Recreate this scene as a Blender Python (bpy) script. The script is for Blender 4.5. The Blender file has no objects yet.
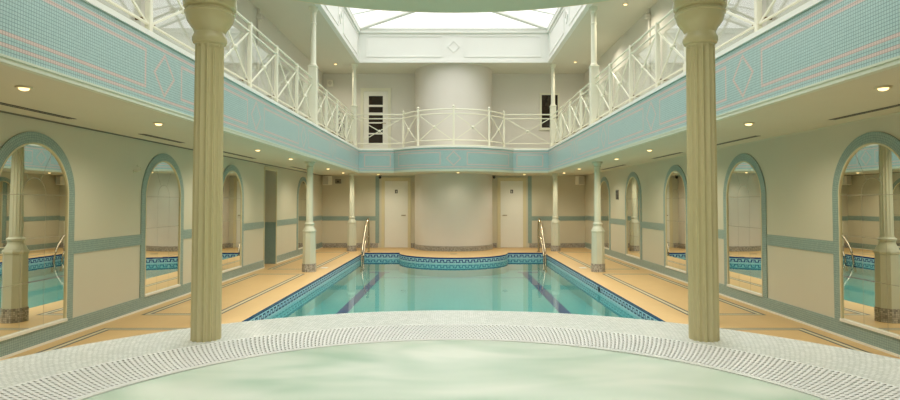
import bpy, bmesh, math, random
from mathutils import Vector, Matrix
PI = math.pi
sin, cos, sqrt = math.sin, math.cos, math.sqrt
random.seed(7)
SC = bpy.context.scene
COL = SC.collection

# ------------------------------------------------------------------ dimensions
CAMH = 1.41
W = 4.07            # half width of the hall (side walls)
YF = 18.6           # far wall
YN = -1.6           # wall behind the camera
ZU = 2.23           # soffit under the gallery
ZG = 2.85           # gallery floor
ZC = 5.41           # upper ceiling
XF = 2.66           # gallery fascia
YG = 16.75          # far gallery fascia
XR = 2.88           # side railings and columns above
YR = 17.25          # far railing
YC = (7.15, 12.22, 17.3)   # column rows
XC = 2.93
PX, PY0, PY1 = 2.5, 5.2, 16.75   # pool
WZ = -0.16          # pool water level
SPC = 1.97          # spa centre (y)
SPZ = 0.58          # spa rim level

# ------------------------------------------------------------------ node helpers
class E:
    """a value socket with arithmetic"""
    def __init__(s, nt, sock): s.nt, s.s = nt, sock
    def _op(s, op, *a):
        n = s.nt.nodes.new('ShaderNodeMath'); n.operation = op
        for i, v in enumerate((s,) + a):
            if isinstance(v, E): s.nt.links.new(v.s, n.inputs[i])
            else: n.inputs[i].default_value = v
        return E(s.nt, n.outputs[0])
    def __add__(s, o): return s._op('ADD', o)
    def __sub__(s, o): return s._op('SUBTRACT', o)
    def __mul__(s, o): return s._op('MULTIPLY', o)
    def __truediv__(s, o): return s._op('DIVIDE', o)
    def abs(s): return s._op('ABSOLUTE')
    def frac(s): return s._op('FRACT')
    def floor(s): return s._op('FLOOR')
    def lt(s, o): return s._op('LESS_THAN', o)
    def gt(s, o): return s._op('GREATER_THAN', o)
    def max(s, o): return s._op('MAXIMUM', o)
    def min(s, o): return s._op('MINIMUM', o)
    def pw(s, o): return s._op('POWER', o)
    def sqrt(s): return s._op('SQRT')
    def atan2(s, o): return s._op('ARCTAN2', o)
    def band(s, c, h): return (s - c).abs().lt(h)
    def inv(s): return E.const(s.nt, 1.0) - s
    @staticmethod
    def const(nt, v):
        n = nt.nodes.new('ShaderNodeValue'); n.outputs[0].default_value = v
        return E(nt, n.outputs[0])

def srgb(r, g, b):
    f = lambda c: (c/255/12.92 if c/255 <= .04045 else ((c/255+.055)/1.055)**2.4)
    return (f(r), f(g), f(b), 1)

class Mat:
    def __init__(s, name, rough=.5, color=(.8, .8, .8, 1), metallic=0, spec=.5):
        s.m = bpy.data.materials.new(name); s.m.use_nodes = True
        s.nt = s.m.node_tree
        s.b = s.nt.nodes['Principled BSDF']; s.out = s.nt.nodes['Material Output']
        s.b.inputs['Roughness'].default_value = rough
        s.b.inputs['Base Color'].default_value = color
        s.b.inputs['Metallic'].default_value = metallic
        s.b.inputs['Specular IOR Level'].default_value = spec
    def coord(s, kind='Object'):
        t = s.nt.nodes.new('ShaderNodeTexCoord'); x = s.nt.nodes.new('ShaderNodeSeparateXYZ')
        s.nt.links.new(t.outputs[kind], x.inputs[0])
        return [E(s.nt, x.outputs[i]) for i in range(3)]
    def noise(s, scale, detail=3, vec=None, dist=0, coord='Object'):
        n = s.nt.nodes.new('ShaderNodeTexNoise'); n.inputs['Scale'].default_value = scale
        n.inputs['Detail'].default_value = detail; n.inputs['Distortion'].default_value = dist
        if vec is None:
            t = s.nt.nodes.new('ShaderNodeTexCoord'); vec = t.outputs[coord]
        s.nt.links.new(vec, n.inputs['Vector'])
        return E(s.nt, n.outputs['Fac'])
    def comb(s, x, y, z=None):
        n = s.nt.nodes.new('ShaderNodeCombineXYZ')
        s.nt.links.new(x.s, n.inputs[0]); s.nt.links.new(y.s, n.inputs[1])
        if z is not None: s.nt.links.new(z.s, n.inputs[2])
        return n.outputs[0]
    def rnd(s, x, y):
        n = s.nt.nodes.new('ShaderNodeTexWhiteNoise'); n.noise_dimensions = '2D'
        s.nt.links.new(s.comb(x, y), n.inputs['Vector'])
        return E(s.nt, n.outputs['Value'])
    def mix(s, fac, a, b):
        n = s.nt.nodes.new('ShaderNodeMix'); n.data_type = 'RGBA'
        if isinstance(fac, E): s.nt.links.new(fac.s, n.inputs[0])
        else: n.inputs[0].default_value = fac
        for k, v in ((6, a), (7, b)):
            if isinstance(v, tuple): n.inputs[k].default_value = v
            else: s.nt.links.new(v, n.inputs[k])
        return n.outputs[2]
    def base(s, sock): s.nt.links.new(sock, s.b.inputs['Base Color'])
    def bump(s, h, strength=.2, dist=.005):
        n = s.nt.nodes.new('ShaderNodeBump'); n.inputs['Strength'].default_value = strength
        n.inputs['Distance'].default_value = dist
        s.nt.links.new(h.s, n.inputs['Height']); s.nt.links.new(n.outputs[0], s.b.inputs['Normal'])
        return n.outputs[0]
    def mosaic(s, u, v, t, ca, cb, grout, gw=.1):
        tu, tv = u/t, v/t
        r = s.rnd(tu.floor(), tv.floor())
        g = tu.frac().lt(gw).max(tv.frac().lt(gw))
        return s.mix(g, s.mix(r, ca, cb), grout), g

def plain(name, color, rough=.5, metallic=0, noise=0, nscale=3, spec=.5):
    m = Mat(name, rough, color, metallic, spec)
    if noise:
        n = m.noise(nscale)
        d = tuple(c*(1-noise) for c in color[:3])+(1,)
        m.base(m.mix(n, d, color))
    return m.m

CREAM = srgb(226, 222, 202)
M = {}
M['cream_paint'] = plain('cream gloss paint', srgb(208, 197, 152), .2, noise=.06)
M['pillar_paint'] = plain('cream pillar paint', srgb(208, 207, 184), .3, noise=.05)
M['white_paint'] = plain('white satin paint', srgb(236, 236, 228), .4, noise=.03)
M['rail_paint'] = plain('pale cream rail paint', srgb(228, 226, 206), .35, noise=.04)
M['wall_paint'] = plain('pale wall paint', srgb(220, 217, 208), .75, noise=.04, nscale=1.2)
M['lower_wall'] = plain('beige wall paint', srgb(209, 203, 181), .7, noise=.05, nscale=1.5)
M['moulding'] = plain('pale grey green moulding paint', srgb(204, 210, 190), .4)
M['soffit'] = plain('soffit paint', srgb(212, 208, 186), .8, noise=.04)
M['ceiling'] = plain('ceiling paint', srgb(216, 211, 194), .8, noise=.03)
M['drum'] = plain('drum plaster', srgb(218, 213, 204), .7, noise=.04)
M['well'] = plain('skylight white', srgb(228, 228, 222), .5)
M['chrome'] = plain('polished steel', (.52, .43, .30, 1), .22, 1)
M['brass'] = plain('bronze clip', srgb(120, 95, 60), .4, .8)
M['dark'] = plain('dark slot', srgb(38, 36, 32), .7)
M['grey'] = plain('grey plastic', srgb(120, 116, 104), .5)
M['speaker'] = plain('pale speaker plastic', srgb(232, 228, 214), .5)
M['mesh'] = plain('speaker mesh', srgb(200, 196, 182), .7)
M['black'] = plain('black sign', srgb(30, 30, 30), .4)
M['dark_glass'] = plain('dark glass', srgb(44, 34, 28), .06)
M['door'] = plain('white door paint', srgb(234, 232, 222), .4, noise=.03)
M['frame'] = plain('cream door frame', srgb(214, 204, 168), .4)
M['canopy'] = plain('canopy paint with pool light tint', srgb(188, 200, 176), .6, noise=.04)  # green of the pool's reflected light is put into this colour
M['lip'] = plain('white porcelain', srgb(228, 228, 220), .2, noise=.05, nscale=20)
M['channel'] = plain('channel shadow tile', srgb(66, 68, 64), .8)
M['grate'] = plain('white grating plastic', srgb(218, 218, 212), .4)
M['plate'] = plain('white plate', srgb(232, 228, 214), .4)

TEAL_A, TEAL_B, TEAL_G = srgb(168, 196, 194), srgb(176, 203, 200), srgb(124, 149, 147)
PINK = srgb(214, 193, 186)
def teal(name, kind='UV', axes=(0, 1), a=TEAL_A, b=TEAL_B, g=TEAL_G, t=.0235):
    m = Mat(name, .3); c = m.coord(kind)
    col, gr = m.mosaic(c[axes[0]], c[axes[1]], t, a, b, g, .12); m.base(col)
    m.bump(gr.inv(), .3, .002)
    return m.m
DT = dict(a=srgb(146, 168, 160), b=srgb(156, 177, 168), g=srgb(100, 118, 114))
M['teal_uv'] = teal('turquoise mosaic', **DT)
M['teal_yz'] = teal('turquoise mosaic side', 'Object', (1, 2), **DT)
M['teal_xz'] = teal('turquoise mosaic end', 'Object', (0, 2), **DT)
GR = dict(a=srgb(128, 124, 116), b=srgb(196, 190, 178), g=srgb(120, 112, 98))
M['grey_mosaic'] = teal('speckled grey mosaic', 'Object', (0, 2), t=.022, **GR)
M['grey_mosaic_uv'] = teal('speckled grey mosaic wrap', 'UV', (0, 1), t=.022, **GR)

def fascia_mat(name, period, u0, d1, d2, diamond=True, H=.575):
    m = Mat(name, .3); u, v, _ = m.coord('UV')
    col, gr = m.mosaic(u, v, .0235, TEAL_A, TEAL_B, TEAL_G, .18)
    if period: d = (((u - u0 + period/2)/period).frac()*period - period/2).abs()
    else: d = (u - u0).abs()
    w = .0135
    line = v.band(.06, w).max(v.band(H-.06, w))
    inside = d.gt(d1-w)
    if d2: inside = inside.min(d.lt(d2+w))
    horiz = v.band(.13, w).max(v.band(H-.13, w)).min(inside)
    vert = d.band(d1, w)
    if d2: vert = vert.max(d.band(d2, w))
    vert = vert.min((v-H/2).abs().lt(H/2-.13+w))
    line = line.max(horiz).max(vert)
    if diamond: line = line.max((d + (v-H/2).abs()).band(.185, .019))
    pink = m.mix(gr, PINK, srgb(170, 150, 140))
    m.base(m.mix(line, col, pink)); m.bump(gr.inv(), .3, .002)
    return m.m
M['fascia_side'] = fascia_mat('fascia mosaic with pink rectangles and diamonds', 2.55, 5.45, .34, None)
M['fascia_bulge'] = fascia_mat('fascia mosaic with central diamond', None, 0, .36, 1.74)
M['fascia_flat'] = fascia_mat('fascia mosaic with one pink rectangle', None, 0, -5, .36, False)

def deck_mat():
    m = Mat('warm sandstone deck tile', .42); x, y, z = m.coord()
    n = m.noise(2.5, 4); n2 = m.noise(30, 2)
    c = m.mix(n, srgb(210, 174, 118), srgb(221, 186, 130)); c = m.mix(n2*.35, c, srgb(200, 162, 106))
    ax = (x.abs()-3.41).abs()-.44
    yy = (((y-9.685+2.54)/5.075).frac()*5.075-2.54).abs()-2.1
    sd = ax.max(yy)
    line = sd.abs().lt(.055); inner = sd.abs().lt(.022)
    ok = y.lt(17.05).min(x.abs().gt(2.7))
    c = m.mix(line.min(ok), c, srgb(88, 86, 78)); c = m.mix(inner.min(ok), c, srgb(214, 202, 168))
    grid = (x/.15).frac().lt(.02).max((y/.15).frac().lt(.02))
    c = m.mix(grid*.25, c, srgb(170, 130, 84)); m.base(c)
    return m.m
M['deck'] = deck_mat()

def key_mat():
    m = Mat('greek key pool mosaic', .25); u, v, _ = m.coord('UV')
    pale, gr = m.mosaic(u, v, .02, srgb(164, 198, 200), srgb(182, 210, 210), srgb(142, 178, 180), .12)
    t = (u/.16).frac(); H = .16; q = v/H
    top = q.gt(.87)
    bar = t.lt(.16).max(t.band(.58, .08)).min(q.band(.54, .22))
    hi = t.lt(.66).min(q.band(.70, .07)); lo = t.gt(.5).max(t.lt(.16)).min(q.band(.37, .07))
    hook = t.band(.30, .06).min(q.band(.40, .08))
    dk = top.max(bar).max(hi).max(lo).max(hook)
    m.base(m.mix(dk, pale, srgb(34, 60, 112)))
    return m.m
M['key'] = key_mat()
def basin_mat(name, axes):
    m = Mat(name, .35); c = m.coord()
    col, gr = m.mosaic(c[axes[0]], c[axes[1]], .1, srgb(116, 188, 188), srgb(128, 196, 194), srgb(106, 176, 176), .06)
    n = m.noise(.6, 2); m.base(m.mix(n*.4, col, srgb(96, 178, 180)))
    return m.m
M['basin'] = basin_mat('pale turquoise pool tile', (0, 1))
M['basin_side'] = basin_mat('pale turquoise pool side tile', (1, 2))
M['lane'] = plain('navy lane tile', srgb(26, 62, 146), .35, noise=.1, nscale=20)

def facing_mix(name, f0, tint, rough=0, bump=None, gcol=(1, 1, 1, 1)):
    m = Mat(name); nt = m.nt; nt.nodes.remove(m.b)
    lw = nt.nodes.new('ShaderNodeLayerWeight'); lw.inputs['Blend'].default_value = .5
    f = E(nt, lw.outputs['Facing']).pw(5.0)*(1-f0)+f0
    tr = nt.nodes.new('ShaderNodeBsdfTransparent'); tr.inputs[0].default_value = tint
    gl = nt.nodes.new('ShaderNodeBsdfGlossy'); gl.inputs['Roughness'].default_value = rough
    gl.inputs[0].default_value = gcol
    mx = nt.nodes.new('ShaderNodeMixShader')
    nt.links.new(f.s, mx.inputs[0]); nt.links.new(tr.outputs[0], mx.inputs[1]); nt.links.new(gl.outputs[0], mx.inputs[2])
    nt.links.new(mx.outputs[0], m.out.inputs['Surface'])
    if bump:
        n = m.noise(bump[0], 2, dist=.4); b = nt.nodes.new('ShaderNodeBump')
        b.inputs['Strength'].default_value = bump[1]; b.inputs['Distance'].default_value = .02
        nt.links.new(n.s, b.inputs['Height'])
        nt.links.new(b.outputs[0], gl.inputs['Normal']); nt.links.new(b.outputs[0], lw.inputs['Normal'])
    return m.m
M['water'] = facing_mix('clear pool water', .02, (.62, .90, .89, 1), .03, (1.6, .05))
M['glass'] = facing_mix('clear balustrade glass', .12, (.95, .97, .96, 1))
M['roof_glass'] = facing_mix('roof glazing', .05, (.95, .97, .97, 1))

def spa_water_mat():
    m = Mat('foaming spa water', .35); x, y, z = m.coord()
    sw = m.comb(x*.55, y*1.1, z)
    n = m.noise(1.1, 2, sw, 1.6); n2 = m.noise(2.6, 1, sw, 1.0)
    f = ((n*1.3+n2*.5)-.62)*2.2
    f = f.max(0.0).min(1.0)
    m.base(m.mix(f, srgb(156, 182, 158), srgb(208, 214, 198)))
    m.b.inputs['Subsurface Weight'].default_value = .3
    m.b.inputs['Subsurface Radius'].default_value = (.1, .12, .1)
    m.bump(n2, .1, .03)
    return m.m
M['spa_water'] = spa_water_mat()
def spa_tile():
    m = Mat('pearl white spa mosaic', .22); x, y, z = m.coord()
    dy = y-SPC; r = (x*x+dy*dy).sqrt(); a = x.atan2(dy)*2.4
    row = (r/.028).floor(); sh = a + row*.014
    col, gr = m.mosaic(sh, r, .028, srgb(214, 217, 209), srgb(234, 236, 229), srgb(176, 179, 170), .13)
    n = m.noise(4, 3); m.base(m.mix(n*.3, col, srgb(204, 208, 204)))
    m.bump(gr.inv(), .25, .003)
    return m.m
M['spa_tile'] = spa_tile()

def mirror_mat():
    m = Mat('silvered mirror with pane joints', .0, (.78, .80, .74, 1), 1.0)
    x, y, z = m.coord(); SPR = 1.48; h = .0022
    below = z.lt(SPR); dz = z-SPR
    rad = (x*x+dz*dz).sqrt()
    ln = (x.abs()-.165).abs().lt(h).min(below)
    for zz in (SPR, 1.06, .64): ln = ln.max(z.band(zz, h))
    arc = rad.band(.165, h).min(below.inv())
    diag = (x.abs()*.866-dz*.5).abs().lt(h).min(rad.gt(.165)).min(below.inv())
    ln = ln.max(arc).max(diag)
    d = m.nt.nodes.new('ShaderNodeBsdfDiffuse'); d.inputs[0].default_value = srgb(150, 146, 130)
    mx = m.nt.nodes.new('ShaderNodeMixShader')
    m.nt.links.new(ln.s, mx.inputs[0]); m.nt.links.new(m.b.outputs[0], mx.inputs[1]); m.nt.links.new(d.outputs[0], mx.inputs[2])
    m.nt.links.new(mx.outputs[0], m.out.inputs['Surface'])
    return m.m
M['mirror'] = mirror_mat()
def emit(name, col, s):
    m = Mat(name); m.b.inputs['Base Color'].default_value = (0, 0, 0, 1)
    m.b.inputs['Emission Color'].default_value = col; m.b.inputs['Emission Strength'].default_value = s
    return m.m
M['lamp'] = emit('halogen lamp face', (1, .70, .32, 1), 2.6)

# ------------------------------------------------------------------ mesh helpers
class MB:
    def __init__(s):
        s.bm = bmesh.new(); s.uv = s.bm.loops.layers.uv.new('UVMap')
    def face(s, pts, uvs=None):
        f = s.bm.faces.new([s.bm.verts.new(p) for p in pts])
        if uvs:
            for l, q in zip(f.loops, uvs): l[s.uv].uv = q
        return f
    def box(s, x0, x1, y0, y1, z0, z1, bev=0):
        r = bmesh.ops.create_cube(s.bm, size=1, matrix=Matrix.Translation(((x0+x1)/2, (y0+y1)/2, (z0+z1)/2)) @ Matrix.Diagonal((x1-x0, y1-y0, z1-z0, 1)))
        if bev:
            es = list({e for v in r['verts'] for e in v.link_edges})
            bmesh.ops.bevel(s.bm, geom=es, offset=bev, segments=2, affect='EDGES', profile=.5)
        return s
    def prism(s, poly, z0, z1):
        a = [s.bm.verts.new((x, y, z0)) for x, y in poly]; b = [s.bm.verts.new((x, y, z1)) for x, y in poly]
        s.bm.faces.new(a[::-1]); s.bm.faces.new(b)
        for i in range(len(a)):
            j = (i+1) % len(a); s.bm.faces.new((a[i], a[j], b[j], b[i]))
        return s
    def lathe(s, prof, seg=32, c=(0, 0), mod=None, uv=False):
        """prof: (r, z) list; mod(theta, r, z) -> r"""
        rings = []
        for r, z in prof:
            ring = []
            for k in range(seg):
                t = 2*PI*k/seg; q = mod(t, r, z) if mod else r
                ring.append(s.bm.verts.new((c[0]+q*cos(t), c[1]+q*sin(t), z)))
            rings.append(ring)
        for i, (a, b) in enumerate(zip(rings, rings[1:])):
            for k in range(seg):
                j = (k+1) % seg
                f = s.bm.faces.new((a[k], a[j], b[j], b[k]))
                if uv:
                    r = max(p[0] for p in prof)
                    us = [2*PI*k/seg*r, 2*PI*(k+1)/seg*r]
                    for l, q in zip(f.loops, ((us[0], prof[i][1]), (us[1], prof[i][1]), (us[1], prof[i+1][1]), (us[0], prof[i+1][1]))): l[s.uv].uv = q
        s.bm.faces.new(rings[0][::-1]); s.bm.faces.new(rings[-1])
        return s
    def tube(s, pts, r, seg=8, flat=None):
        pts = [Vector(p) for p in pts]; rings = []
        for i, p in enumerate(pts):
            d = (pts[min(i+1, len(pts)-1)]-pts[max(i-1, 0)]).normalized()
            up = Vector((0, 0, 1)) if abs(d.z) < .95 else Vector((0, 1, 0))
            a = d.cross(up).normalized(); b = a.cross(d).normalized()
            ra, rb = (r, r) if flat is None else (flat, r)
            rings.append([s.bm.verts.new(p + a*ra*cos(2*PI*k/seg+PI/seg) + b*rb*sin(2*PI*k/seg+PI/seg)) for k in range(seg)])
        for a, b in zip(rings, rings[1:]):
            for k in range(seg):
                j = (k+1) % seg; s.bm.faces.new((a[k], a[j], b[j], b[k]))
        s.bm.faces.new(rings[0][::-1]); s.bm.faces.new(rings[-1])
        return s
    def ball(s, p, r, sub=2):
        bmesh.ops.create_icosphere(s.bm, subdivisions=sub, radius=r, matrix=Matrix.Translation(p)); return s
    def sweep(s, path, o0, o1, z0, z1, closed_ends=True):
        """rectangular section o0..o1 (towards the right of travel) x z0..z1 along a flat path; UV in metres on the o1 face"""
        n = len(path); rows = []; L = 0
        for i, p in enumerate(path):
            p = Vector(p); d0 = (p-Vector(path[i-1])).normalized() if i else None
            d1 = (Vector(path[i+1])-p).normalized() if i < n-1 else None
            d0 = d0 or d1; d1 = d1 or d0
            n0 = Vector((d0.y, -d0.x)); n1 = Vector((d1.y, -d1.x)); nn = (n0+n1).normalized()
            k = 1/max(.3, nn.dot(n1)); nn = nn*k
            if i: L += (p-Vector(path[i-1])).length
            a = p+nn*o0; b = p+nn*o1
            rows.append(([s.bm.verts.new((q.x, q.y, z)) for q, z in ((a, z0), (b, z0), (b, z1), (a, z1))], L))
        for (a, la), (b, lb) in zip(rows, rows[1:]):
            for k in range(4):
                j = (k+1) % 4; f = s.bm.faces.new((a[k], b[k], b[j], a[j]))
                uv = {0: ((la, o0), (lb, o0), (lb, o1), (la, o1)), 1: ((la, 0), (lb, 0), (lb, z1-z0), (la, z1-z0))}.get(k % 2)
                if k == 3: uv = ((la, z1-z0), (lb, z1-z0), (lb, 0), (la, 0))
                for l, q in zip(f.loops, uv): l[s.uv].uv = q
        s.bm.faces.new(rows[0][0]); s.bm.faces.new(rows[-1][0][::-1])
        return s
    def build(s, name, mat, parent=None, smooth=False, loc=None):
        bmesh.ops.recalc_face_normals(s.bm, faces=s.bm.faces[:])
        me = bpy.data.meshes.new(name); s.bm.to_mesh(me); s.bm.free()
        me.materials.append(M[mat])
        if smooth:
            me.shade_smooth()
            try: me.set_sharp_from_angle(angle=math.radians(40))
            except Exception: pass
        o = bpy.data.objects.new(name, me); COL.objects.link(o)
        if parent: o.parent = parent
        if loc: o.location = loc
        return o

def tag(o, label=None, cat=None, group=None, kind=None):
    for k, v in (('label', label), ('category', cat), ('group', group), ('kind', kind)):
        if v: o[k] = v
    return o
def thing(name, label, cat, loc=(0, 0, 0), rz=0, group=None, kind=None):
    o = bpy.data.objects.new(name, None); COL.objects.link(o)
    o.empty_display_size = .1
    o.location = loc; o.rotation_euler = (0, 0, rz)
    return tag(o, label, cat, group, kind)
def struct(name, mb, mat, parent=None, **k):
    o = mb.build(name, mat, parent, **k); o['kind'] = 'structure'; return o
def kids(o): return [c for c in COL.objects if c.parent == o]
def dup(o, parent=None):
    c = o.copy(); COL.objects.link(c)
    if parent: c.parent = parent
    for ch in kids(o): dup(ch, c)
    return c
def arc(cx, cy, r, a0, a1, n):
    return [(cx+r*sin(a0+(a1-a0)*i/n), cy-r*cos(a0+(a1-a0)*i/n)) for i in range(n+1)]   # angle from -y

# ------------------------------------------------------------------ shell
bm = MB()
bm.face([(-W-1.6, YN, 0), (-PX, YN, 0), (-PX, YF, 0), (-W-1.6, YF, 0)])
bm.face([(PX, YN, 0), (W, YN, 0), (W, YF, 0), (PX, YF, 0)])
bm.face([(-PX, YN, 0), (PX, YN, 0), (PX, PY0, 0), (-PX, PY0, 0)])
RB = 1.5
bulge_deck = arc(0, PY1, RB, -PI/2, PI/2, 40)
bm.face([(-PX, PY1, 0)] + [(x, y, 0) for x, y in bulge_deck] + [(PX, PY1, 0), (PX, YF, 0), (-PX, YF, 0)])
struct('floor', bm, 'deck')

DY0, DY1 = 12.9, 13.76   # doorway opening in the left wall
bm = MB().box(-W-.15, -W, YN, DY0, 0, ZU)
bm.box(-W-.15, -W, DY1, YF, 0, ZU).box(-W-.15, -W, DY0, DY1, 2.13, ZU)
bm.box(-W-1.6, -W-.15, DY1, DY1+.12, 0, ZU).box(-W-1.6, -W-.15, DY0-.12, DY0, 0, ZU).box(-W-1.7, -W-1.6, DY0-.12, DY1+.12, 0, ZU)
bm.box(-W-1.7, -W, DY0-.12, DY1+.12, ZU, ZU+.1)
struct('wall_left', bm, 'lower_wall')
struct('wall_left_upper', MB().box(-W-.15, -W, YN, YF, ZG, ZC), 'wall_paint')
struct('wall_right', MB().box(W, W+.15, YN, YF, 0, ZU), 'lower_wall')
struct('wall_right_upper', MB().box(W, W+.15, YN, YF, ZG, ZC), 'wall_paint')
struct('wall_far', MB().box(-W-.15, W+.15, YF, YF+.15, 0, ZU), 'lower_wall')
struct('wall_far_upper', MB().box(-W-.15, W+.15, YF, YF+.15, ZG, ZC), 'wall_paint')
struct('wall_near', MB().box(-W-.15, W+.15, YN-.15, YN, 0, ZC), 'wall_paint')

# drum on the far wall
drum = [(-1.18, YF)] + arc(0, 18.35, 1.18, -PI/2, PI/2, 48) + [(1.18, YF)]
struct('wall_far_curve', MB().prism(drum, 0, ZC), 'drum', smooth=True)
struct('baseboard_far_curve', MB().sweep(drum, -.01, .018, 0, .145), 'grey_mosaic_uv')

# upper ceiling with the lantern opening
WX, WY0, WY1 = 2.71, -0.6, 17.0
bm = MB()
for x0, x1, y0, y1 in ((-W-.15, -WX-.1, YN, YF+.15), (WX+.1, W+.15, YN, YF+.15), (-WX-.1, WX+.1, YN, WY0-.1), (-WX-.1, WX+.1, WY1+.1, YF+.15)):
    bm.box(x0, x1, y0, y1, ZC, ZC+.12)
struct('ceiling', bm, 'ceiling')
ZW = 6.29
bm = MB()
bm.box(-WX-.1, -WX, WY0-.1, WY1+.1, ZC+.0, ZW).box(WX, WX+.1, WY0-.1, WY1+.1, ZC, ZW)
bm.box(-WX, WX, WY1, WY1+.1, ZC, ZW).box(-WX, WX, WY0-.1, WY0, ZC, ZW)
struct('wall_lantern', bm, 'well')
# raised mouldings on the lantern upstand
def ring_rect(bm, fn, a0, a1, b0, b1, w=.03, d=.018):
    for r in ((a0, a1, b0, b0+w), (a0, a1, b1-w, b1), (a0, a0+w, b0+w, b1-w), (a1-w, a1, b0+w, b1-w)): fn(bm, *r, d)
def on_far(bm, a0, a1, b0, b1, d): bm.box(a0, a1, WY1-d, WY1+.005, b0, b1)
def on_left(bm, a0, a1, b0, b1, d): bm.box(-WX-.005, -WX+d, a0, a1, b0, b1)
def on_right(bm, a0, a1, b0, b1, d): bm.box(WX-d, WX+.005, a0, a1, b0, b1)
def diamond(bm, to3, a, b, r, d=.018, w=.028):
    pts = [(r, 0), (0, r), (-r, 0), (0, -r)]; pin = [(p[0]*(1-w*1.4/r), p[1]*(1-w*1.4/r)) for p in pts]
    for i in range(4):
        j = (i+1) % 4
        q = [pts[i], pts[j], pin[j], pin[i]]
        f = [bm.bm.verts.new(to3(a+x, b+z, d)) for x, z in q]; g = [bm.bm.verts.new(to3(a+x, b+z, -.004)) for x, z in q]
        bm.bm.faces.new(f)
        for k in range(4): bm.bm.faces.new((f[k], f[(k+1) % 4], g[(k+1) % 4], g[k]))
bm = MB()
for x0, x1 in ((-2.5, -.3), (.3, 2.5)): ring_rect(bm, on_far, x0, x1, 5.54, 6.16)
diamond(bm, lambda a, b, d: (a, WY1-d, b), 0, 5.85, .18)
struct('trim_1', bm, 'well')
for k, (fn, sg) in enumerate(((on_left, -1), (on_right, 1))):
    bm = MB()
    for i in range(6):
        y1 = 16.75-2.8*i; y0 = y1-2.2
        if y0 > WY0: ring_rect(bm, fn, y0, y1, 5.54, 6.16)
        if y0-.3 > WY0+.2: diamond(bm, (lambda a, b, d: (sg*(WX-d), a, b)), y0-.3, 5.85, .18)
    struct('trim_%d' % (2+k), bm, 'well')
# white lip round the foot of the lantern and ledge at its head
bm = MB()
loop = [(-WX, WY0), (-WX, WY1), (WX, WY1), (WX, WY0)]
bm.sweep(loop, -.02, .03, ZC-.03, ZC+.05); bm.sweep(loop, -.02, .05, ZW-.06, ZW+.04)
struct('trim_4', bm, 'well')

# glazed hip roof over the lantern
sky = thing('window_1', 'glazed hipped roof lantern over the pool hall', 'skylight', kind='structure')
ZE, ZR, H0, H1 = 6.36, 6.93, WY0+1.0, WY1-1.0
roof = [[(-WX, WY0, ZE), (-WX, WY1, ZE), (0, H1, ZR), (0, H0, ZR)], [(WX, WY1, ZE), (WX, WY0, ZE), (0, H0, ZR), (0, H1, ZR)],
        [(-WX, WY1, ZE), (WX, WY1, ZE), (0, H1, ZR)], [(WX, WY0, ZE), (-WX, WY0, ZE), (0, H0, ZR)]]
for f in roof:
    b = MB(); b.face(f); o = b.build('pane', 'roof_glass', sky)
for a, b_ in (((-WX, WY1), H1), ((WX, WY1), H1), ((-WX, WY0), H0), ((WX, WY0), H0)):
    MB().tube([(a[0], a[1], ZE), (0, b_, ZR)], .07, 6).build('hip_rafter', 'well', sky)
MB().tube([(0, H0, ZR), (0, H1, ZR)], .06, 6).build('ridge_bar', 'well', sky)
n = 12
for i in range(n):
    y = WY0+1.3+(WY1-WY0-2.6)*i/(n-1)
    for sg in (-1, 1):
        MB().tube([(sg*WX, y, ZE), (0, y, ZR)], .025, 6).build('glazing_bar', 'well', sky)
MB().box(-WX-.06, -WX+.06, WY0, WY1, ZW+.03, ZE).box(WX-.06, WX+.06, WY0, WY1, ZW+.03, ZE).box(-WX, WX, WY1-.06, WY1+.06, ZW+.03, ZE).box(-WX, WX, WY0-.06, WY0+.06, ZW+.03, ZE).build('eaves_frame', 'well', sky)

# ------------------------------------------------------------------ dado bands and baseboards
bm = MB().box(-W-.01, -W+.014, YN, DY0, 0, .17).box(-W-.01, -W+.014, DY1, YF, 0, .17)
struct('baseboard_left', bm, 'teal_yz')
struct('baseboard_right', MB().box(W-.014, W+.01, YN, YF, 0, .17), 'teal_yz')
bm = MB()
for x0, x1 in ((-W, -2.34), (-1.33, -1.18), (1.18, 1.33), (2.34, W)): bm.box(x0, x1, YF-.014, YF+.01, 0, .14)
struct('baseboard_far', bm, 'grey_mosaic')
for sg, nm in ((-1, 'left'), (1, 'right')):     # pale bead at the foot of the baseboards
    b = MB()
    for y0, y1 in (((YN, DY0), (DY1, YF)) if sg < 0 else ((YN, YF),)):
        b.box(*sorted((sg*(W-.026), sg*(W-.008))), y0, y1, 0, .022)
    struct('trim_5' if sg < 0 else 'trim_6', b, 'plate')
# passage inside the doorway opening: teal lower wall
struct('trim_7', MB().box(-W-1.6, -W-.0, DY1-.012, DY1+.005, 0, .95).box(-W-1.6, -W-.15, DY0-.005, DY0+.012, 0, .95).box(-W-.16, -W-.15, DY0, DY0+.01, 0, .95), 'teal_xz')
struct('trim_8', MB().box(-W-.01, -W+.016, DY1+.0, DY1+.03, 0, 2.13).box(-W-.01, -W+.016, DY0-.03, DY0, 0, 2.13).box(-W-.01, -W+.03, DY0-.03, DY1+.03, 2.11, 2.17), 'frame')
MIR_L = [5.82, 8.42, 11.0, 16.2]
MIR_R = [5.82, 8.42, 11.0, 13.6, 16.2]
D0, D1 = .855, .99
def dado(ms, sg, gaps):
    cuts = sorted([(m-.61, m+.61) for m in ms] + gaps); b = MB(); y = YN
    for a, c in cuts + [(YF, YF)]:
        if a-y > .03: b.box(*sorted((sg*(W+.005), sg*(W-.010))), y, a, D0, D1)
        y = c
    return b
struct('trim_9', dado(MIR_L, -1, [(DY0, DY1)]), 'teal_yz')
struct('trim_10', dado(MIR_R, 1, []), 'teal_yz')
bm = MB()
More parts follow.
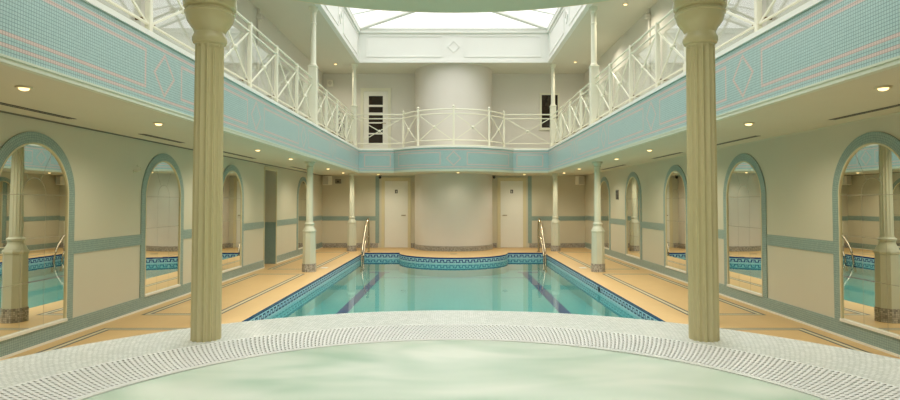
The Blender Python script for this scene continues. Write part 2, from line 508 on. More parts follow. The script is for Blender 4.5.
for sg in (-1, 1):
    bm.box(*sorted((sg*W, sg*2.42)), YF-.010, YF+.005, D0-.02, D1-.02)
    bm.box(*sorted((sg*2.30, sg*2.42)), YF-.012, YF+.005, 0.14, ZU)
struct('trim_11', bm, 'teal_xz')

# ------------------------------------------------------------------ gallery
gal = thing('gallery', 'cream U-shaped gallery faced with turquoise mosaic and pink line panels', 'balcony')
RG = 1.925; CG = 15.8+RG; AG = math.asin(1.66/RG)
YB = CG-RG*cos(AG)     # where the bulge meets the straight front
bul = arc(0, CG, RG, -AG, AG, 48)
bul = [(x, y-(YB-YG)) for x, y in bul]
Upath = [(-XF, YN+.004), (-XF, YG)] + bul + [(XF, YG), (XF, YN+.004)]
q = .004
slab = [(-W+q, YN+q), (-W+q, YF-q), (-1.2, YF-q)] + arc(0, 18.35, 1.2, -PI/2, PI/2, 48) + [(1.2, YF-q), (W-q, YF-q), (W-q, YN+q), (XF, YN+q)] + [p for p in reversed(Upath)][1:-1] + [(-XF, YN+q)]
MB().prism(slab, ZU, ZG).build('slab', 'soffit', gal)
def strip(path, mat, v0, v1, uoff):
    b = MB(); L = uoff
    for p, q in zip(path, path[1:]):
        p, q = Vector(p), Vector(q); d = (q-p).length
        b.face([(p.x, p.y, v0), (q.x, q.y, v0), (q.x, q.y, v1), (p.x, p.y, v1)], [(L, 0), (L+d, 0), (L+d, v1-v0), (L, v1-v0)])
        L += d
    o = b.build('fascia', mat, gal)
    s = o.modifiers.new('thick', 'SOLIDIFY'); s.thickness = .012; s.offset = 0
    return o
e = .008
strip([(-XF+e, YN+.01), (-XF+e, YG-e)], 'fascia_side', 2.275, 2.85, YN)
strip([(XF-e, YN+.01), (XF-e, YG-e)], 'fascia_side', 2.275, 2.85, YN)
wl = XF-1.66
strip([(-XF, YG-e), (-1.66, YG-e)], 'fascia_flat', 2.275, 2.85, -wl/2-.03)
strip([(1.66, YG-e), (XF, YG-e)], 'fascia_flat', 2.275, 2.85, -wl/2+.03)
strip([(x, y-e) for x, y in bul], 'fascia_bulge', 2.275, 2.85, -RG*AG)
MB().sweep(Upath, -.02, .032, ZU-.004, ZU+.015).build('moulding', 'moulding', gal)
MB().sweep(Upath, -.02, .014, ZU+.014, ZU+.032).build('cove', 'moulding', gal)
MB().sweep(Upath, -.02, .024, ZU+.031, ZU+.046).build('bead', 'moulding', gal)
MB().sweep(Upath, -.14, .03, ZG, ZG+.045).build('capping', 'white_paint', gal)
RRB = 1.53; CB = 17.73; AB = math.asin(1.45/RRB); YR = CB-RRB*cos(AB)
rb = arc(0, CB, RRB, -AB, AB, 40)
Rpath = [(-XR, 2.2), (-XR, YR)] + rb + [(XR, YR), (XR, 2.2)]
MB().sweep(Rpath, -.07, .07, ZG, 2.96).build('kerb', 'rail_paint', gal)

# ------------------------------------------------------------------ railings
ZT, Z2, Z1, ZK = 3.93, 3.81, 3.09, 2.96
def railing(label, path, stations, posts, finial=False, glass=True, group='gallery railings', side=-1):
    cum = [0]
    for p, q in zip(path, path[1:]): cum.append(cum[-1]+(Vector(q)-Vector(p)).length)
    def at(s, off=0):
        s = max(0, min(cum[-1], s))
        for i in range(len(path)-1):
            if s <= cum[i+1]+1e-9:
                p, q = Vector(path[i]), Vector(path[i+1]); d = (q-p).normalized(); n_ = Vector((d.y, -d.x))
                return p+d*(s-cum[i])+n_*off
    def P(s, z, off=0): v = at(s, off); return (v.x, v.y, z)
    def run(s0, s1, z0, z1, off=0):
        n_ = max(1, int((s1-s0)/.12)) if len(path) > 2 else 1
        return [P(s0+(s1-s0)*i/n_, z0+(z1-z0)*i/n_, off) for i in range(n_+1)]
    root = thing('railing', label, 'railing', P(cum[-1]/2, ZK), group=group)
    lo = Vector(root.location)
    def put(b, name, mat, smooth=True):
        bmesh.ops.translate(b.bm, verts=b.bm.verts[:], vec=-lo); b.build(name, mat, root, smooth=smooth)
    put(MB().tube(run(0, cum[-1], ZT, ZT), .017), 'handrail', 'rail_paint')
    for z in (Z2, Z1): put(MB().tube(run(0, cum[-1], z, z), .015, 6), 'rail', 'rail_paint')
    for s in posts:
        p = at(s); b = MB().box(p.x-.027, p.x+.027, p.y-.027, p.y+.027, ZK, ZT+.02, .006)
        put(b, 'post', 'rail_paint', False)
        if finial: put(MB().lathe([(.02, ZT+.02), (.034, ZT+.035), (.018, ZT+.05), (.03, ZT+.07), (.034, ZT+.085), (.024, ZT+.105), (.004, ZT+.12)], 12, (p.x, p.y)), 'finial', 'rail_paint')
    for a, c in zip(stations, stations[1:]):
        m_ = (a+c)/2; a2, c2 = a+.03, c-.03
        put(MB().tube(run(a2, c2, Z1, Z2), .016, 4, .010), 'brace', 'rail_paint', False)
        put(MB().tube(run(a2, c2, Z2, Z1), .016, 4, .010), 'brace', 'rail_paint', False)
        h = P(m_, (Z1+Z2)/2); put(MB().ball(h, .042), 'hub', 'rail_paint')
        if glass:
            b = MB(); n_ = 6 if len(path) > 2 else 1
            g = [at(a+.05+(c-a-.1)*i/n_, -.055) for i in range(n_+1)]
            b.sweep([(q.x, q.y) for q in g], -.004, .004, 3.0, 3.77); put(b, 'glass_panel', 'glass', False)
            for s in (a+.11, c-.11):
                q = P(s, Z1-.005, -.048); put(MB().tube([P(s, Z1+.02, -.066), P(s, Z1+.02, .0)], .016, 8), 'clip', 'brass')
    return root
SP = 5.07/4
for sg, side in ((-1, 'left'), (1, 'right')):
    # travel so that the void lies to the right
    def seg(y0, y1): return [(sg*XR, y0), (sg*XR, y1)] if sg < 0 else [(sg*XR, y1), (sg*XR, y0)]
    w = 'on the doorway side' if sg < 0 else 'on the wall grille side'
    g0 = .1
    ln = YC[0]-.1-(3.3); st = [ln-1.53*k+.1 for k in range(3, -1, -1)] if sg < 0 else [1.53*k-.1 for k in range(4)]
    st = [max(0, min(ln, s)) for s in st]
    railing('cream cross-braced railing nearest the camera, on the %s gallery' % side, seg(3.3, YC[0]-.1), st, st[1:-1])
    ln = YC[1]-YC[0]-.2; st = [max(0, min(ln, SP*k-.1)) for k in range(5)]
    railing('cream cross-braced railing between the fluted column and next pillar, %s gallery' % side, seg(YC[0]+.1, YC[1]-.1), st, st[1:-1])
    ln = YC[2]-YC[1]-.2; st = [max(0, min(ln, SP*k-.1)) for k in range(5)]
    railing('cream cross-braced railing leading to the far corner pillar, %s gallery' % side, seg(YC[1]+.1, YC[2]-.1), st, st[1:-1])
x0 = XR-.08
railing('flat cream railing panel in front of the upper glazed door', [(-x0, YR), (-1.485, YR)], [0, x0-1.485], [], glass=False)
railing('flat cream railing panel in front of the small dark upper window', [(1.485, YR), (x0, YR)], [0, x0-1.485], [], glass=False)
L = RRB*2*AB; th = math.radians(40)
st = [0, RRB*(AB-th), L/2, RRB*(AB+th), L]
railing('bowed cream railing with knobbed posts in front of the round wall', rb, st, [0.0, st[1], st[2], st[3], L], finial=True, glass=False)

# ------------------------------------------------------------------ columns
def flute(n, depth, zt=None, zb=None):
    def f(t, r, z):
        k = abs(sin(n*t/2))
        d = depth*(1-(1-k)**2)**.5 if k < 1 else depth
        d = depth*max(0, (k-.3)/.7)**.6
        if zt is not None and z >= zt: d = 0
        if zb is not None and z <= zb: d = 0
        return r-d
    return f
def seglist(z0, z1, n): return [z0+(z1-z0)*i/n for i in range(n+1)]

def fore_column(x, label):
    y = 3.66; R = .087
    t = thing('fluted_column', label, 'column', (x, y, SPZ), group='fluted columns on the spa rim')
    zt = 2.365-SPZ
    prof = [(R, 0), (R*.985, zt*.5), (R*.955, zt-.05), (R*.955, zt-.012), (R*.955, zt), (R*.955, zt+.03)]
    MB().lathe(prof, 144, mod=flute(14, .016, zt-.001)).build('shaft', 'cream_paint', t, smooth=True)
    z = 2.375-SPZ
    c = [(.084, z), (.096, z+.006), (.102, z+.022), (.101, z+.042), (.094, z+.055), (.092, z+.062), (.089, z+.07),
         (.100, z+.095), (.118, z+.118), (.132, z+.14), (.139, z+.165), (.141, z+.182), (.147, z+.186), (.148, z+.197), (.136, z+.203), (.134, z+.214), (.152, z+.224), (.155, z+.25), (.155, z+.33), (.164, z+.35), (.166, 2.798-SPZ)]
    MB().lathe(c, 64).build('capital', 'cream_paint', t, smooth=True)
    return t
fore_column(-1.499, 'tall fluted cream column on the spa rim, at the left')
fore_column(1.516, 'tall fluted cream column on the spa rim, at the right')

OCT = 1/cos(PI/8)
def octo(mb, rows):
    rings = [[mb.bm.verts.new((r*OCT*cos(PI/8+k*PI/4), r*OCT*sin(PI/8+k*PI/4), z)) for k in range(8)] for r, z in rows]
    for i, (a, b) in enumerate(zip(rings, rings[1:])):
        for k in range(8):
            j = (k+1) % 8; f = mb.bm.faces.new((a[k], a[j], b[j], b[k]))
            for l, q in zip(f.loops, ((k*.11, rows[i][1]), (k*.11+.11, rows[i][1]), (k*.11+.11, rows[i+1][1]), (k*.11, rows[i+1][1]))): l[mb.uv].uv = q
    mb.bm.faces.new(rings[0][::-1]); mb.bm.faces.new(rings[-1]); return mb
low = None; up = None
pos_word = ['nearest the spa', 'midway along the pool', 'by the far pool corner']
for k, y in enumerate(YC):
    for sg, side in ((-1, 'left'), (1, 'right')):
        lab = 'slim cream pillar on octagonal pedestal %s, on the %s poolside' % (pos_word[k], side)
        if low is None:
            low = t = thing('column', lab, 'column', (sg*XC, y, 0), group='slim columns under the gallery')
            octo(MB(), [(.132, 0), (.132, .165)]).build('mosaic_base', 'grey_mosaic_uv', t)
            octo(MB(), [(.124, .165), (.118, .80), (.128, .805), (.130, .825), (.122, .845)]).build('pedestal', 'pillar_paint', t)
            MB().lathe([(.118, .845), (.112, .87), (.092, .90), (.084, .925), (.084, .945), (.096, .955), (.098, .975), (.090, .985), (.078, .99), (.074, 1.0)], 32).build('plinth_ring', 'pillar_paint', t, smooth=True)
            MB().lathe([(.070, .995), (.070, 1.03), (.070, 1.05), (.066, 1.6), (.062, 2.08), (.062, 2.11)], 96, mod=flute(12, .007, 2.1, 1.035)).build('shaft', 'pillar_paint', t, smooth=True)
            MB().lathe([(.062, 2.11), (.074, 2.115), (.074, 2.13), (.066, 2.14), (.075, 2.165), (.090, 2.185), (.094, 2.195), (.105, 2.2), (.105, ZU)], 32).build('capital', 'pillar_paint', t, smooth=True)
        else:
            t = dup(low); t.location = (sg*XC+(.05 if sg > 0 and k == 0 else 0), y, 0); t['label'] = lab
        lab = 'slim white gallery pillar on square pedestal, %s above the %s poolside' % (['over the spa end', 'midway', 'at the far corner'][k], side)
        if up is None:
            up = u = thing('gallery_column', lab, 'column', (sg*XR, y, ZK), group='slim columns on the gallery')
            b = MB().box(-.082, .082, -.082, .082, 0, 1.2, .006); b.box(-.094, .094, -.094, .094, 0, .12, .005); b.box(-.092, .092, -.092, .092, 1.2, 1.235, .008)
            b.build('pedestal', 'rail_paint', u)
            h = ZC-ZK
            MB().lathe([(.074, 1.235), (.078, 1.25), (.070, 1.27), (.062, 1.285), (.060, 1.3), (.056, 1.9), (.052, h-.36)], 32).build('shaft', 'rail_paint', u, smooth=True)
            MB().lathe([(.052, h-.36), (.064, h-.355), (.064, h-.335), (.054, h-.325), (.054, h-.2), (.056, h-.16), (.064, h-.13), (.074, h-.11), (.066, h-.10), (.076, h-.07), (.092, h-.045), (.096, h)], 32).build('capital', 'rail_paint', u, smooth=True)
        else:
            u = dup(up); u.location = (sg*XR, y, ZK); u['label'] = lab

# ------------------------------------------------------------------ pool
pool = thing('swimming_pool', 'turquoise tiled swimming pool with dark blue key border', 'swimming pool')
edge = [(-PX, PY0), (-PX, PY1)] + bulge_deck + [(PX, PY1), (PX, PY0), (-PX, PY0)]
ZB = -.49
def wall_strip(b, path, z0, z1):
    L = 0
    for p, q in zip(path, path[1:]):
        d = (Vector(q)-Vector(p)).length
        b.face([(p[0], p[1], z0), (q[0], q[1], z0), (q[0], q[1], z1), (p[0], p[1], z1)], [(L, 0), (L+d, 0), (L+d, z1-z0), (L, z1-z0)]); L += d
    return b
wall_strip(MB(), edge, WZ-.02, 0).build('key_border', 'key', pool)
wall_strip(MB(), edge, ZB, WZ-.02).build('basin_side', 'basin_side', pool)
bm = MB(); bm.face([(x, y, ZB) for x, y in edge[:-1]]); bm.build('basin_floor', 'basin', pool)
for sg in (-1, 1):
    MB().box(sg*1.91-.09, sg*1.91+.09, 6.2, 16.15, ZB, ZB+.004).box(sg*2.0-.27, sg*2.0+.27, 16.15, 16.35, ZB, ZB+.004).build('lane_line', 'lane', pool)
MB().box(-1.9, 1.9, 15.08, 15.13, ZB, ZB+.004).build('step_line', 'lane', pool)
bm = MB(); bm.face([(x, y, WZ) for x, y in edge[:-1]])
o = bm.build('pool_water', 'water'); tag(o, 'still clear turquoise water filling the swimming pool', 'water', kind='stuff')
# step handrails at the far corners
def bend(pts, r, n=6):
    out = [Vector(pts[0])]
    for a, b, c in zip(pts, pts[1:], pts[2:]):
        a, b, c = Vector(a), Vector(b), Vector(c); p = b+(a-b).normalized()*r; q = b+(c-b).normalized()*r
        for i in range(n+1):
            t = i/n; out.append((1-t)**2*p+2*t*(1-t)*b+t*t*q)
    out.append(Vector(pts[-1])); return out
for sg, side in ((-1, 'left'), (1, 'right')):
    t = thing('pool_handrail', 'polished metal handrail over the pool steps, far %s corner' % side, 'handrail', (sg*2.40, 17.0, 0), group='pool handrails')
    MB().tube(bend([(0, 0, 0), (0, 0, .95), (sg*.01, -.26, .90), (sg*.03, -1.0, .2), (sg*.04, -1.15, -.44)], .2), .029, 10).build('grab_rail', 'chrome', t, smooth=True)
    MB().tube(bend([(0, 0, .45), (sg*.02, -.32, .42), (sg*.04, -.72, .0), (sg*.04, -.80, -.44)], .16), .026, 10).build('guide_rail', 'chrome', t, smooth=True)
    MB().lathe([(.05, 0), (.05, .012), (.03, .02)], 16).build('floor_flange', 'chrome', t, smooth=True)
    tag(MB().box(sg*2.77-.07, sg*2.77+.07, 12.8, 13.0, 0, .006, .002).build('skimmer_lid', 'plate'), 'small white lid set in the deck beside the pool, %s side' % side, 'lid', 'skimmer lids')
tag(MB().box(-.09, .09, 16.3, 16.38, 0, .006).build('drain_cover', 'grey'), 'small dark drain cover on the deck before the round wall', 'drain')
o = MB().tube([(PX-.012, 10.35, -.09), (PX+.02, 10.35, -.09)], .05, 12).build('inlet', 'dark', pool)

# ------------------------------------------------------------------ spa
spa = thing('spa_pool', 'raised round spa with white mosaic rim and slotted overflow grating', 'spa', (0, 0, 0))
def annulus(b, r0, r1, z0, z1, n=128):
    R = []
    for k in range(n):
        a = 2*PI*k/n; R.append([b.bm.verts.new((r*sin(a), SPC+r*cos(a), z)) for r, z in ((r0, z0), (r1, z0), (r1, z1), (r0, z1))])
    for k in range(n):
        p, q = R[k], R[(k+1) % n]
        for i in range(4): b.bm.faces.new((p[i], q[i], q[(i+1) % 4], p[(i+1) % 4]))
    return b
RO, G1, G0, RW = 2.66, 2.12, 1.70, 1.672
annulus(MB(), G1, RO, 0, SPZ).build('rim', 'spa_tile', spa)
annulus(MB(), G0-.05, G1+.02, 0, SPZ-.06).build('channel', 'channel', spa)
annulus(MB(), RW, G0, SPZ-.12, SPZ+.001).build('coping_lip', 'lip', spa)
b = MB(); NB = 500; NR = 10; PR = (G1-G0)/NR
def pt(r, a, z): return (r*sin(a), SPC+r*cos(a), z)
for i in range(NR):
    r0 = G0+PR*i; r1 = r0+PR
    for k in range(NB):
        a = 2*PI*(k+.5*(i % 2))/NB; da = 2*PI/NB*.29
        q = [(r0, a-da), (r1, a-da), (r1, a+da), (r0, a+da)]
        top = [b.bm.verts.new(pt(r_, a_, SPZ+.003)) for r_, a_ in q]; bot = [b.bm.verts.new(pt(r_, a_, SPZ-.014)) for r_, a_ in q]
        b.bm.faces.new(top)
        for m_ in range(4): b.bm.faces.new((top[m_], bot[m_], bot[(m_+1) % 4], top[(m_+1) % 4]))
for i in range(NR+1):
    r = G0+PR*i; annulus(b, r-.0085, r+.0085, SPZ-.014, SPZ+.002, 200)
b.build('overflow_grating', 'grate', spa)
# foaming water with gentle swells
b = MB(); nr, na = 40, 96
def wz(x, y):
    return SPZ-.004 + .012*sin(2.1*x+1.3*y) + .010*sin(-1.7*x+3.9*y+1) + .006*sin(5.3*x+2.9*y+2)
rows = []
for i in range(nr+1):
    r = (RW-.0015)*i/nr
    if i == 0: rows.append([b.bm.verts.new((0, SPC, wz(0, 0)))]); continue
    f_ = 1-.9*(i/nr)**6
    rows.append([b.bm.verts.new((r*sin(2*PI*k/na), SPC+r*cos(2*PI*k/na), (wz(r*sin(2*PI*k/na), r*cos(2*PI*k/na))-(SPZ-.004))*f_+SPZ-.004)) for k in range(na)])
for k in range(na): b.bm.faces.new((rows[0][0], rows[1][k], rows[1][(k+1) % na]))
for i in range(1, nr):
    for k in range(na): b.bm.faces.new((rows[i][k], rows[i+1][k], rows[i+1][(k+1) % na], rows[i][(k+1) % na]))
o = b.build('spa_water', 'spa_water', smooth=True); tag(o, 'pale green foaming water swirling in the spa', 'water', kind='stuff')
# ring canopy carried by the fluted columns
can = thing('ring_canopy', 'pale ring beam overhead, tinted green for pool light, resting on the fluted columns', 'canopy', (0, 0, 0))
annulus(MB(), 1.9, 2.38, 2.798, 3.2).build('ring_beam', 'canopy', can)
annulus(MB(), 2.375, 2.40, 2.80, 2.85).build('edge_bead', 'frame', can)

# ------------------------------------------------------------------ arched mirrors
def arch(r, z0, zs, n=32):
    return [(r, z0), (r, z0+(zs-z0)*.5), (r, zs)] + [(r*cos(PI*i/n), zs+r*sin(PI*i/n)) for i in range(1, n)] + [(-r, zs), (-r, z0+(zs-z0)*.5), (-r, z0)]
def arch_band(b, r0, r1, z0, zs, y0, y1):
    A, B = arch(r0, z0, zs), arch(r1, z0, zs); L = 0; prev = None
    for i, ((ax, az), (bx, bz)) in enumerate(zip(A, B)):
        if i: L += (Vector(((ax+bx)/2, (az+bz)/2))-Vector(((A[i-1][0]+B[i-1][0])/2, (A[i-1][1]+B[i-1][1])/2))).length
        cur = [b.bm.verts.new(p) for p in ((ax, y0, az), (bx, y0, bz), (bx, y1, bz), (ax, y1, az))]
        if prev:
            for k in range(4):
                f = b.bm.faces.new((prev[0][k], cur[k], cur[(k+1) % 4], prev[0][(k+1) % 4]))
                for l, q in zip(f.loops, ((prev[1], 0), (L, 0), (L, r1-r0), (prev[1], r1-r0))): l[b.uv].uv = q
        prev = (cur, L)
    return b
proto = None
def mirror(sg, y, label):
    global proto
    if proto is None:
        proto = t = thing('arched_mirror', label, 'mirror', group='arched wall mirrors')
        A = arch(.492, .19, 1.48); b = MB()
        f = [b.bm.verts.new((x, -.004, z)) for x, z in A]; g = [b.bm.verts.new((x, .002, z)) for x, z in A]
        b.bm.faces.new(f); b.bm.faces.new(g[::-1])
        for i in range(len(A)): b.bm.faces.new((f[i], f[(i+1) % len(A)], g[(i+1) % len(A)], g[i]))
        b.build('mirror_glass', 'mirror', t)
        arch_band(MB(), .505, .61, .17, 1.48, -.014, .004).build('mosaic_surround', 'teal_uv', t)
        arch_band(MB(), .49, .506, .17, 1.48, -.018, .004).build('trim', 'frame', t)
        MB().box(-.505, .505, -.03, .004, .165, .195, .003).build('sill', 'plate', t)
    else:
        t = dup(proto); t['label'] = label
    t.location = (sg*W, y, 0); t.rotation_euler = (0, 0, -sg*PI/2)
    return t
ordl = ['nearest the spa', 'second from the spa', 'third from the spa', 'beyond the doorway opening']
for y, w in zip(MIR_L[:4], ordl): mirror(-1, y, 'arched mirror with turquoise mosaic surround, %s on the left wall' % w)
ordr = ['nearest the spa', 'second from the spa', 'third from the spa', 'just before the grey grille', 'just beyond the grey grille']
for y, w in zip(MIR_R[:5], ordr): mirror(1, y, 'arched mirror with turquoise mosaic surround, %s on the right wall' % w)

# ------------------------------------------------------------------ doors and upper window
def door(n, cx, z0, w, h, hinge, label, glazed=False):
    t = thing('door_%d' % n, label, 'door', (cx, YF, z0), kind='structure')
    f = .095
    b = MB().box(-w/2-f, -w/2, -.03, .01, 0, h+f).box(w/2, w/2+f, -.03, .01, 0, h+f).box(-w/2, w/2, -.03, .01, h, h+f)
    b.box(-w/2-f-.01, w/2+f+.01, -.04, .01, h+f-.02, h+f+.01)
    b.build('frame', 'rail_paint' if glazed else 'frame', t)
    b = MB()
    if not glazed: b.box(-w/2+.004, w/2-.004, -.018, .008, .008, h-.004)
    else:
        gw = .22; b.box(-w/2+.004, -gw, -.018, .008, .008, h-.004); b.box(gw, w/2-.004, -.018, .008, .008, h-.004)
        zs = [.42, .74, .78, 1.1, 1.14, 1.46, 1.5, 1.6, 1.64, 1.9] 
        zs = [.36, .66, .70, 1.0, 1.04, 1.30, 1.34, 1.52, 1.58, 1.86]
        b.box(-gw, gw, -.018, .008, .008, zs[0]); b.box(-gw, gw, -.018, .008, zs[-1], h-.004)
        for i in range(1, 9, 2): b.box(-gw, gw, -.018, .008, zs[i], zs[i+1])
        for i in range(0, 10, 2): MB().box(-gw, gw, -.008, -.002, zs[i], zs[i+1]).build('pane', 'dark_glass', t)
    b.build('leaf', 'door', t)
    hx = hinge*(w/2-.07)
    MB().tube([(hx, -.018, 1.0), (hx, -.06, 1.0), (hx-hinge*.03, -.065, 1.0), (hx-hinge*.13, -.065, 1.0)], .011, 8).build('handle', 'chrome', t, smooth=True)
    if not glazed:
        s_ = MB().box(-.04, .04, -.022, -.014, 1.68, 1.79).build('sign_plate', 'black', t)
        b = MB(); b.tube([(0, -.025, 1.765), (0, -.021, 1.765)], .009, 12); b.box(-.012, .012, -.025, -.021, 1.715, 1.752); b.box(-.010, -.002, -.025, -.021, 1.69, 1.715); b.box(.002, .010, -.025, -.021, 1.69, 1.715)
        b.build('figure', 'plate', s_)
    return t
door(1, -1.775, 0, .72, 2.06, 1, 'white lower door left of the round wall with black sign')
door(2, 1.80, 0, .70, 2.06, -1, 'white lower door right of the round wall with black sign')
door(3, -2.42, ZG, .76, 2.0, 1, 'white upper gallery door with five dark panes', True)
t = thing('window_2', 'small dark upper window behind the far corner pillar', 'window', (2.99, YF, 3.72), kind='structure')
MB().box(-.31, -.25, -.03, .01, -.06, 1.08).box(.25, .31, -.03, .01, -.06, 1.08).box(-.25, .25, -.03, .01, 1.02, 1.08).box(-.25, .25, -.03, .01, -.06, 0).box(-.33, .33, -.05, .01, -.08, -.05).build('frame', 'rail_paint', t)
MB().box(-.25, .25, -.01, .005, 0, 1.02).build('pane', 'dark_glass', t)

# ------------------------------------------------------------------ fittings
lamp0 = None
def downlight(x, y, z, label, group, power):
    global lamp0
    if lamp0 is None:
        lamp0 = t = thing('downlight', label, 'downlight', group=group)
        b = MB(); prof = [(.034, -.002), (.055, -.002), (.055, -.006), (.05, -.012), (.036, -.012)]
        n_ = 24; R = [[b.bm.verts.new((r*cos(2*PI*k/n_), r*sin(2*PI*k/n_), zz)) for r, zz in prof] for k in range(n_)]
        for k in range(n_):
            p, q = R[k], R[(k+1) % n_]
            for i in range(5): b.bm.faces.new((p[i], q[i], q[(i+1) % 5], p[(i+1) % 5]))
        b.build('bezel', 'frame', t, smooth=True)
        MB().lathe([(.032, -.002), (.034, -.014), (.028, -.023), (.014, -.028)], 20).build('lamp', 'lamp', t, smooth=True)
    else:
        t = dup(lamp0); t['label'] = label; t['group'] = group
    t.location = (x, y, z)
    l = bpy.data.lights.new('spot', 'SPOT'); l.energy = power; l.color = (1, .90, .72); l.spot_size = math.radians(160); l.spot_blend = .7; l.shadow_soft_size = .035
    o = bpy.data.objects.new('spot', l); COL.objects.link(o); o.location = (x, y, z-.06); o['kind'] = 'helper'
PW = 42
wl = ['nearest the camera', 'second from the camera', 'third from the camera', 'just before the midway pillar', 'just beyond the midway pillar', 'at the far corner']
for sg, side in ((-1, 'left'), (1, 'right')):
    for y, w in zip((4.25, 6.2, 9.35, 11.25, 14.6, 16.6), wl):
        downlight(sg*3.06, y, ZU, 'small glowing downlight %s in the %s soffit' % (w, side), 'soffit downlights', PW*(.75 if y < 7 else 1))
for x, y, w in ((-2.2, 17.5, 'before the lower left door'), (.12, 16.4, 'under the bowed balcony centre'), (2.07, 17.5, 'before the lower right door')):
    downlight(x, y, ZU, 'small glowing soffit downlight %s' % w, 'soffit downlights', 14 if abs(x) < 1 else 34)
for x, y, w in ((-3.42, 17.25, 'above the gallery speaker, left far corner'), (3.47, 17.0, 'far end of the right gallery'), (3.47, 14.75, 'middle one over the right gallery'), (3.47, 12.0, 'nearest over the right gallery')):
    downlight(x, y, ZC, 'small ceiling downlight, %s' % w, 'gallery ceiling downlights', PW)

def slot(sg, y0, y1, label):
    t = thing('slot_diffuser', label, 'air vent', (sg*3.76, (y0+y1)/2, ZU), group='ceiling slot diffusers')
    h = (y1-y0)/2
    MB().box(-.04, .04, -h, h, -.0032, -.0004).build('body', 'dark', t)
    for x in (-.04, .005): MB().box(x-.003, x+.003, -h, h, -.0036, -.001).build('blade', 'soffit', t)
for y0, y1, w in ((4.4, 5.9, 'above the first mirror'), (7.2, 8.3, 'above the second mirror'), (9.2, 11.3, 'above the third mirror'), (13.9, 15.6, 'past the doorway opening')):
    slot(-1, y0, y1, 'long black ceiling slot vent %s, left soffit' % w)
for y0, y1, w in ((5.0, 5.95, 'above the first mirror'), (7.4, 9.3, 'above the second mirror'), (9.9, 11.3, 'above the third mirror'), (13.2, 15.2, 'over the grey grille')):
    slot(1, y0, y1, 'long black ceiling slot vent %s, right soffit' % w)
for k_, sg in enumerate((-1, 1)):
    struct('baseboard_upper_%s' % ('left', 'right')[k_], MB().box(*sorted((sg*(W+.002), sg*(W-.02))), YN, YF, ZG+.002, ZG+.12), 'white_paint')
bm = MB()
for x0_, x1_ in ((-W, -2.91), (-1.93, -1.18), (1.18, W)): bm.box(x0_, x1_, YF-.02, YF+.002, ZG+.002, ZG+.12)
struct('baseboard_upper_far', bm, 'white_paint')
# grey bead as painted shadow line where soffit meets wall on the left
struct('trim_12', MB().box(-W, -W+.012, YN, YF, ZU-.016, ZU), 'grey')
struct('trim_13', MB().box(W-.012, W, YN, YF, ZU-.016, ZU), 'soffit')
struct('trim_14', MB().box(-W, -1.19, YF-.012, YF, ZU-.016, ZU).box(1.19, W, YF-.012, YF, ZU-.016, ZU), 'soffit')

for sg, side in ((-1, 'left'), (1, 'right')):
    t = thing('wall_speaker', 'pale boxy loudspeaker in the far %s corner under the gallery' % side, 'speaker', (sg*3.86, 18.33, 1.93), sg*.35, 'corner loudspeakers')
    MB().box(-.11, .11, -.10, .10, 0, .27, .012).build('body', 'speaker', t)
    MB().box(-.09, .09, -.108, -.099, .02, .25, .004).build('grille', 'mesh', t)
    MB().tube([(-sg*.0, .08, .14), (sg*.03, .26, .14)], .02, 8).build('bracket', 'grey', t)
    t = thing('gallery_speaker', 'small white loudspeaker on the upper far wall, %s corner' % side, 'speaker', (sg*3.83, YF, 5.0), 0, 'upper loudspeakers')
    if sg < 0:
        MB().box(-.1, .1, -.12, 0.0, 0, .2, .015).build('body', 'speaker', t); MB().tube([(0, -.121, .1), (0, -.125, .1)], .06, 16).build('cone_cover', 'mesh', t)
    else: COL.objects.unlink(t); bpy.data.objects.remove(t)
    t = thing('conduit_pipe', 'thin painted pipe on the upper %s wall below the ceiling' % side, 'pipe', (sg*(W-.03), 12.3, ZG), 0, 'upper wall pipes')
    MB().tube([(0, 0, .004), (0, 0, ZC-ZG-.004)], .022, 8).build('pipe', 'wall_paint', t, smooth=True)
    MB().box(*sorted((sg*.026, -sg*.09)), -.05, .05, ZC-ZG-.22, ZC-ZG-.12, .01).build('junction_box', 'wall_paint', t)
    t = thing('security_camera', 'small dark camera under the gallery beside the %s door' % side, 'camera', (sg*2.27 if sg < 0 else 1.25, 18.5, ZU), 0, 'small dark cameras')
    MB().lathe([(.05, -.03), (.05, 0)], 16).build('mount', 'grey', t); MB().ball((0, -.01, -.06), .045).build('dome', 'black', t, smooth=True)
t = thing('sensor', 'small grey box on the far wall beside the corner loudspeaker', 'sensor', (-3.57, YF, 1.98))
MB().box(-.09, .09, -.08, 0, 0, .14, .01).build('body', 'grey', t); MB().ball((0, -.08, .06), .03).build('lens', 'black', t, smooth=True)
t = thing('wall_grille', 'grey rectangular grille on the wall between two arched mirrors', 'grille', (W, 14.9, 1.47), -PI/2)
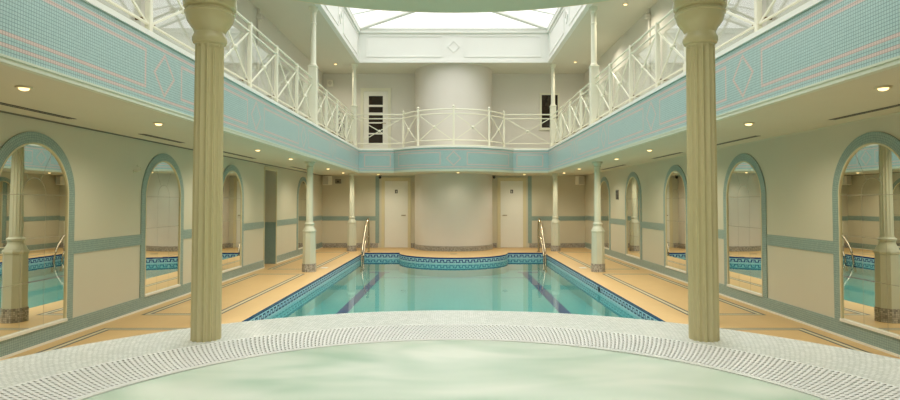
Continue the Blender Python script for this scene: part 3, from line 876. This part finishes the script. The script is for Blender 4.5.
MB().box(-.11, .11, -.016, 0, 0, .24, .004).build('plate', 'grey', t)
for i in range(6): MB().box(-.09, .09, -.022, -.012, .025+.034*i, .04+.034*i).build('blade', 'dark', t)
t = thing('wall_hook', 'small pale hook high on the wall between the first two mirrors', 'hook', (-W, 7.62, 1.80), PI/2)
MB().tube(bend([(0, 0, 0), (0, -.06, .0), (.06, -.06, .0), (.06, -.06, .06), (-.03, -.06, .07)], .02), .008, 6).build('hook_arm', 'soffit', t, smooth=True)
MB().lathe([(.016, -.02), (.016, .02)], 12).build('wall_boss', 'soffit', t)

# ------------------------------------------------------------------ light
wd = bpy.data.worlds.new('overcast'); SC.world = wd; wd.use_nodes = True
bg = wd.node_tree.nodes['Background']; bg.inputs[0].default_value = (1, .98, .955, 1)
wm = Mat.__new__(Mat); wm.nt = wd.node_tree
gz = wm.coord('Generated')[2].max(0.0)
wd.node_tree.links.new(((gz*gz*.78+.22)*5.0).s, bg.inputs[1])
pl = bpy.data.lights.new('skylight_portal', 'AREA'); pl.shape = 'RECTANGLE'; pl.size = 2*WX; pl.size_y = WY1-WY0
po = bpy.data.objects.new('skylight_portal', pl); COL.objects.link(po); po.location = (0, (WY0+WY1)/2, ZR+.1); po['kind'] = 'helper'
pl.cycles.is_portal = True

cam = bpy.data.cameras.new('camera'); co = bpy.data.objects.new('camera', cam); COL.objects.link(co)
cam.sensor_width = 36; cam.lens = 24; cam.clip_start = .05
pitch = 1.8
co.location = (0, 0, CAMH); co.rotation_euler = (math.radians(90+pitch), 0, 0)
cam.shift_x = -3.6/900; cam.shift_y = (2-600*math.tan(math.radians(pitch)))/900
SC.camera = co

vs = SC.view_settings; vs.view_transform = 'Standard'; vs.look = 'None'; vs.gamma = 1; vs.exposure = .05; vs.use_curve_mapping = False
cy = SC.cycles
cy.max_bounces = 14; cy.diffuse_bounces = 6; cy.glossy_bounces = 6; cy.transparent_max_bounces = 24; cy.transmission_bounces = 6
cy.sample_clamp_indirect = 6; cy.blur_glossy = .3
cy.use_denoising = True
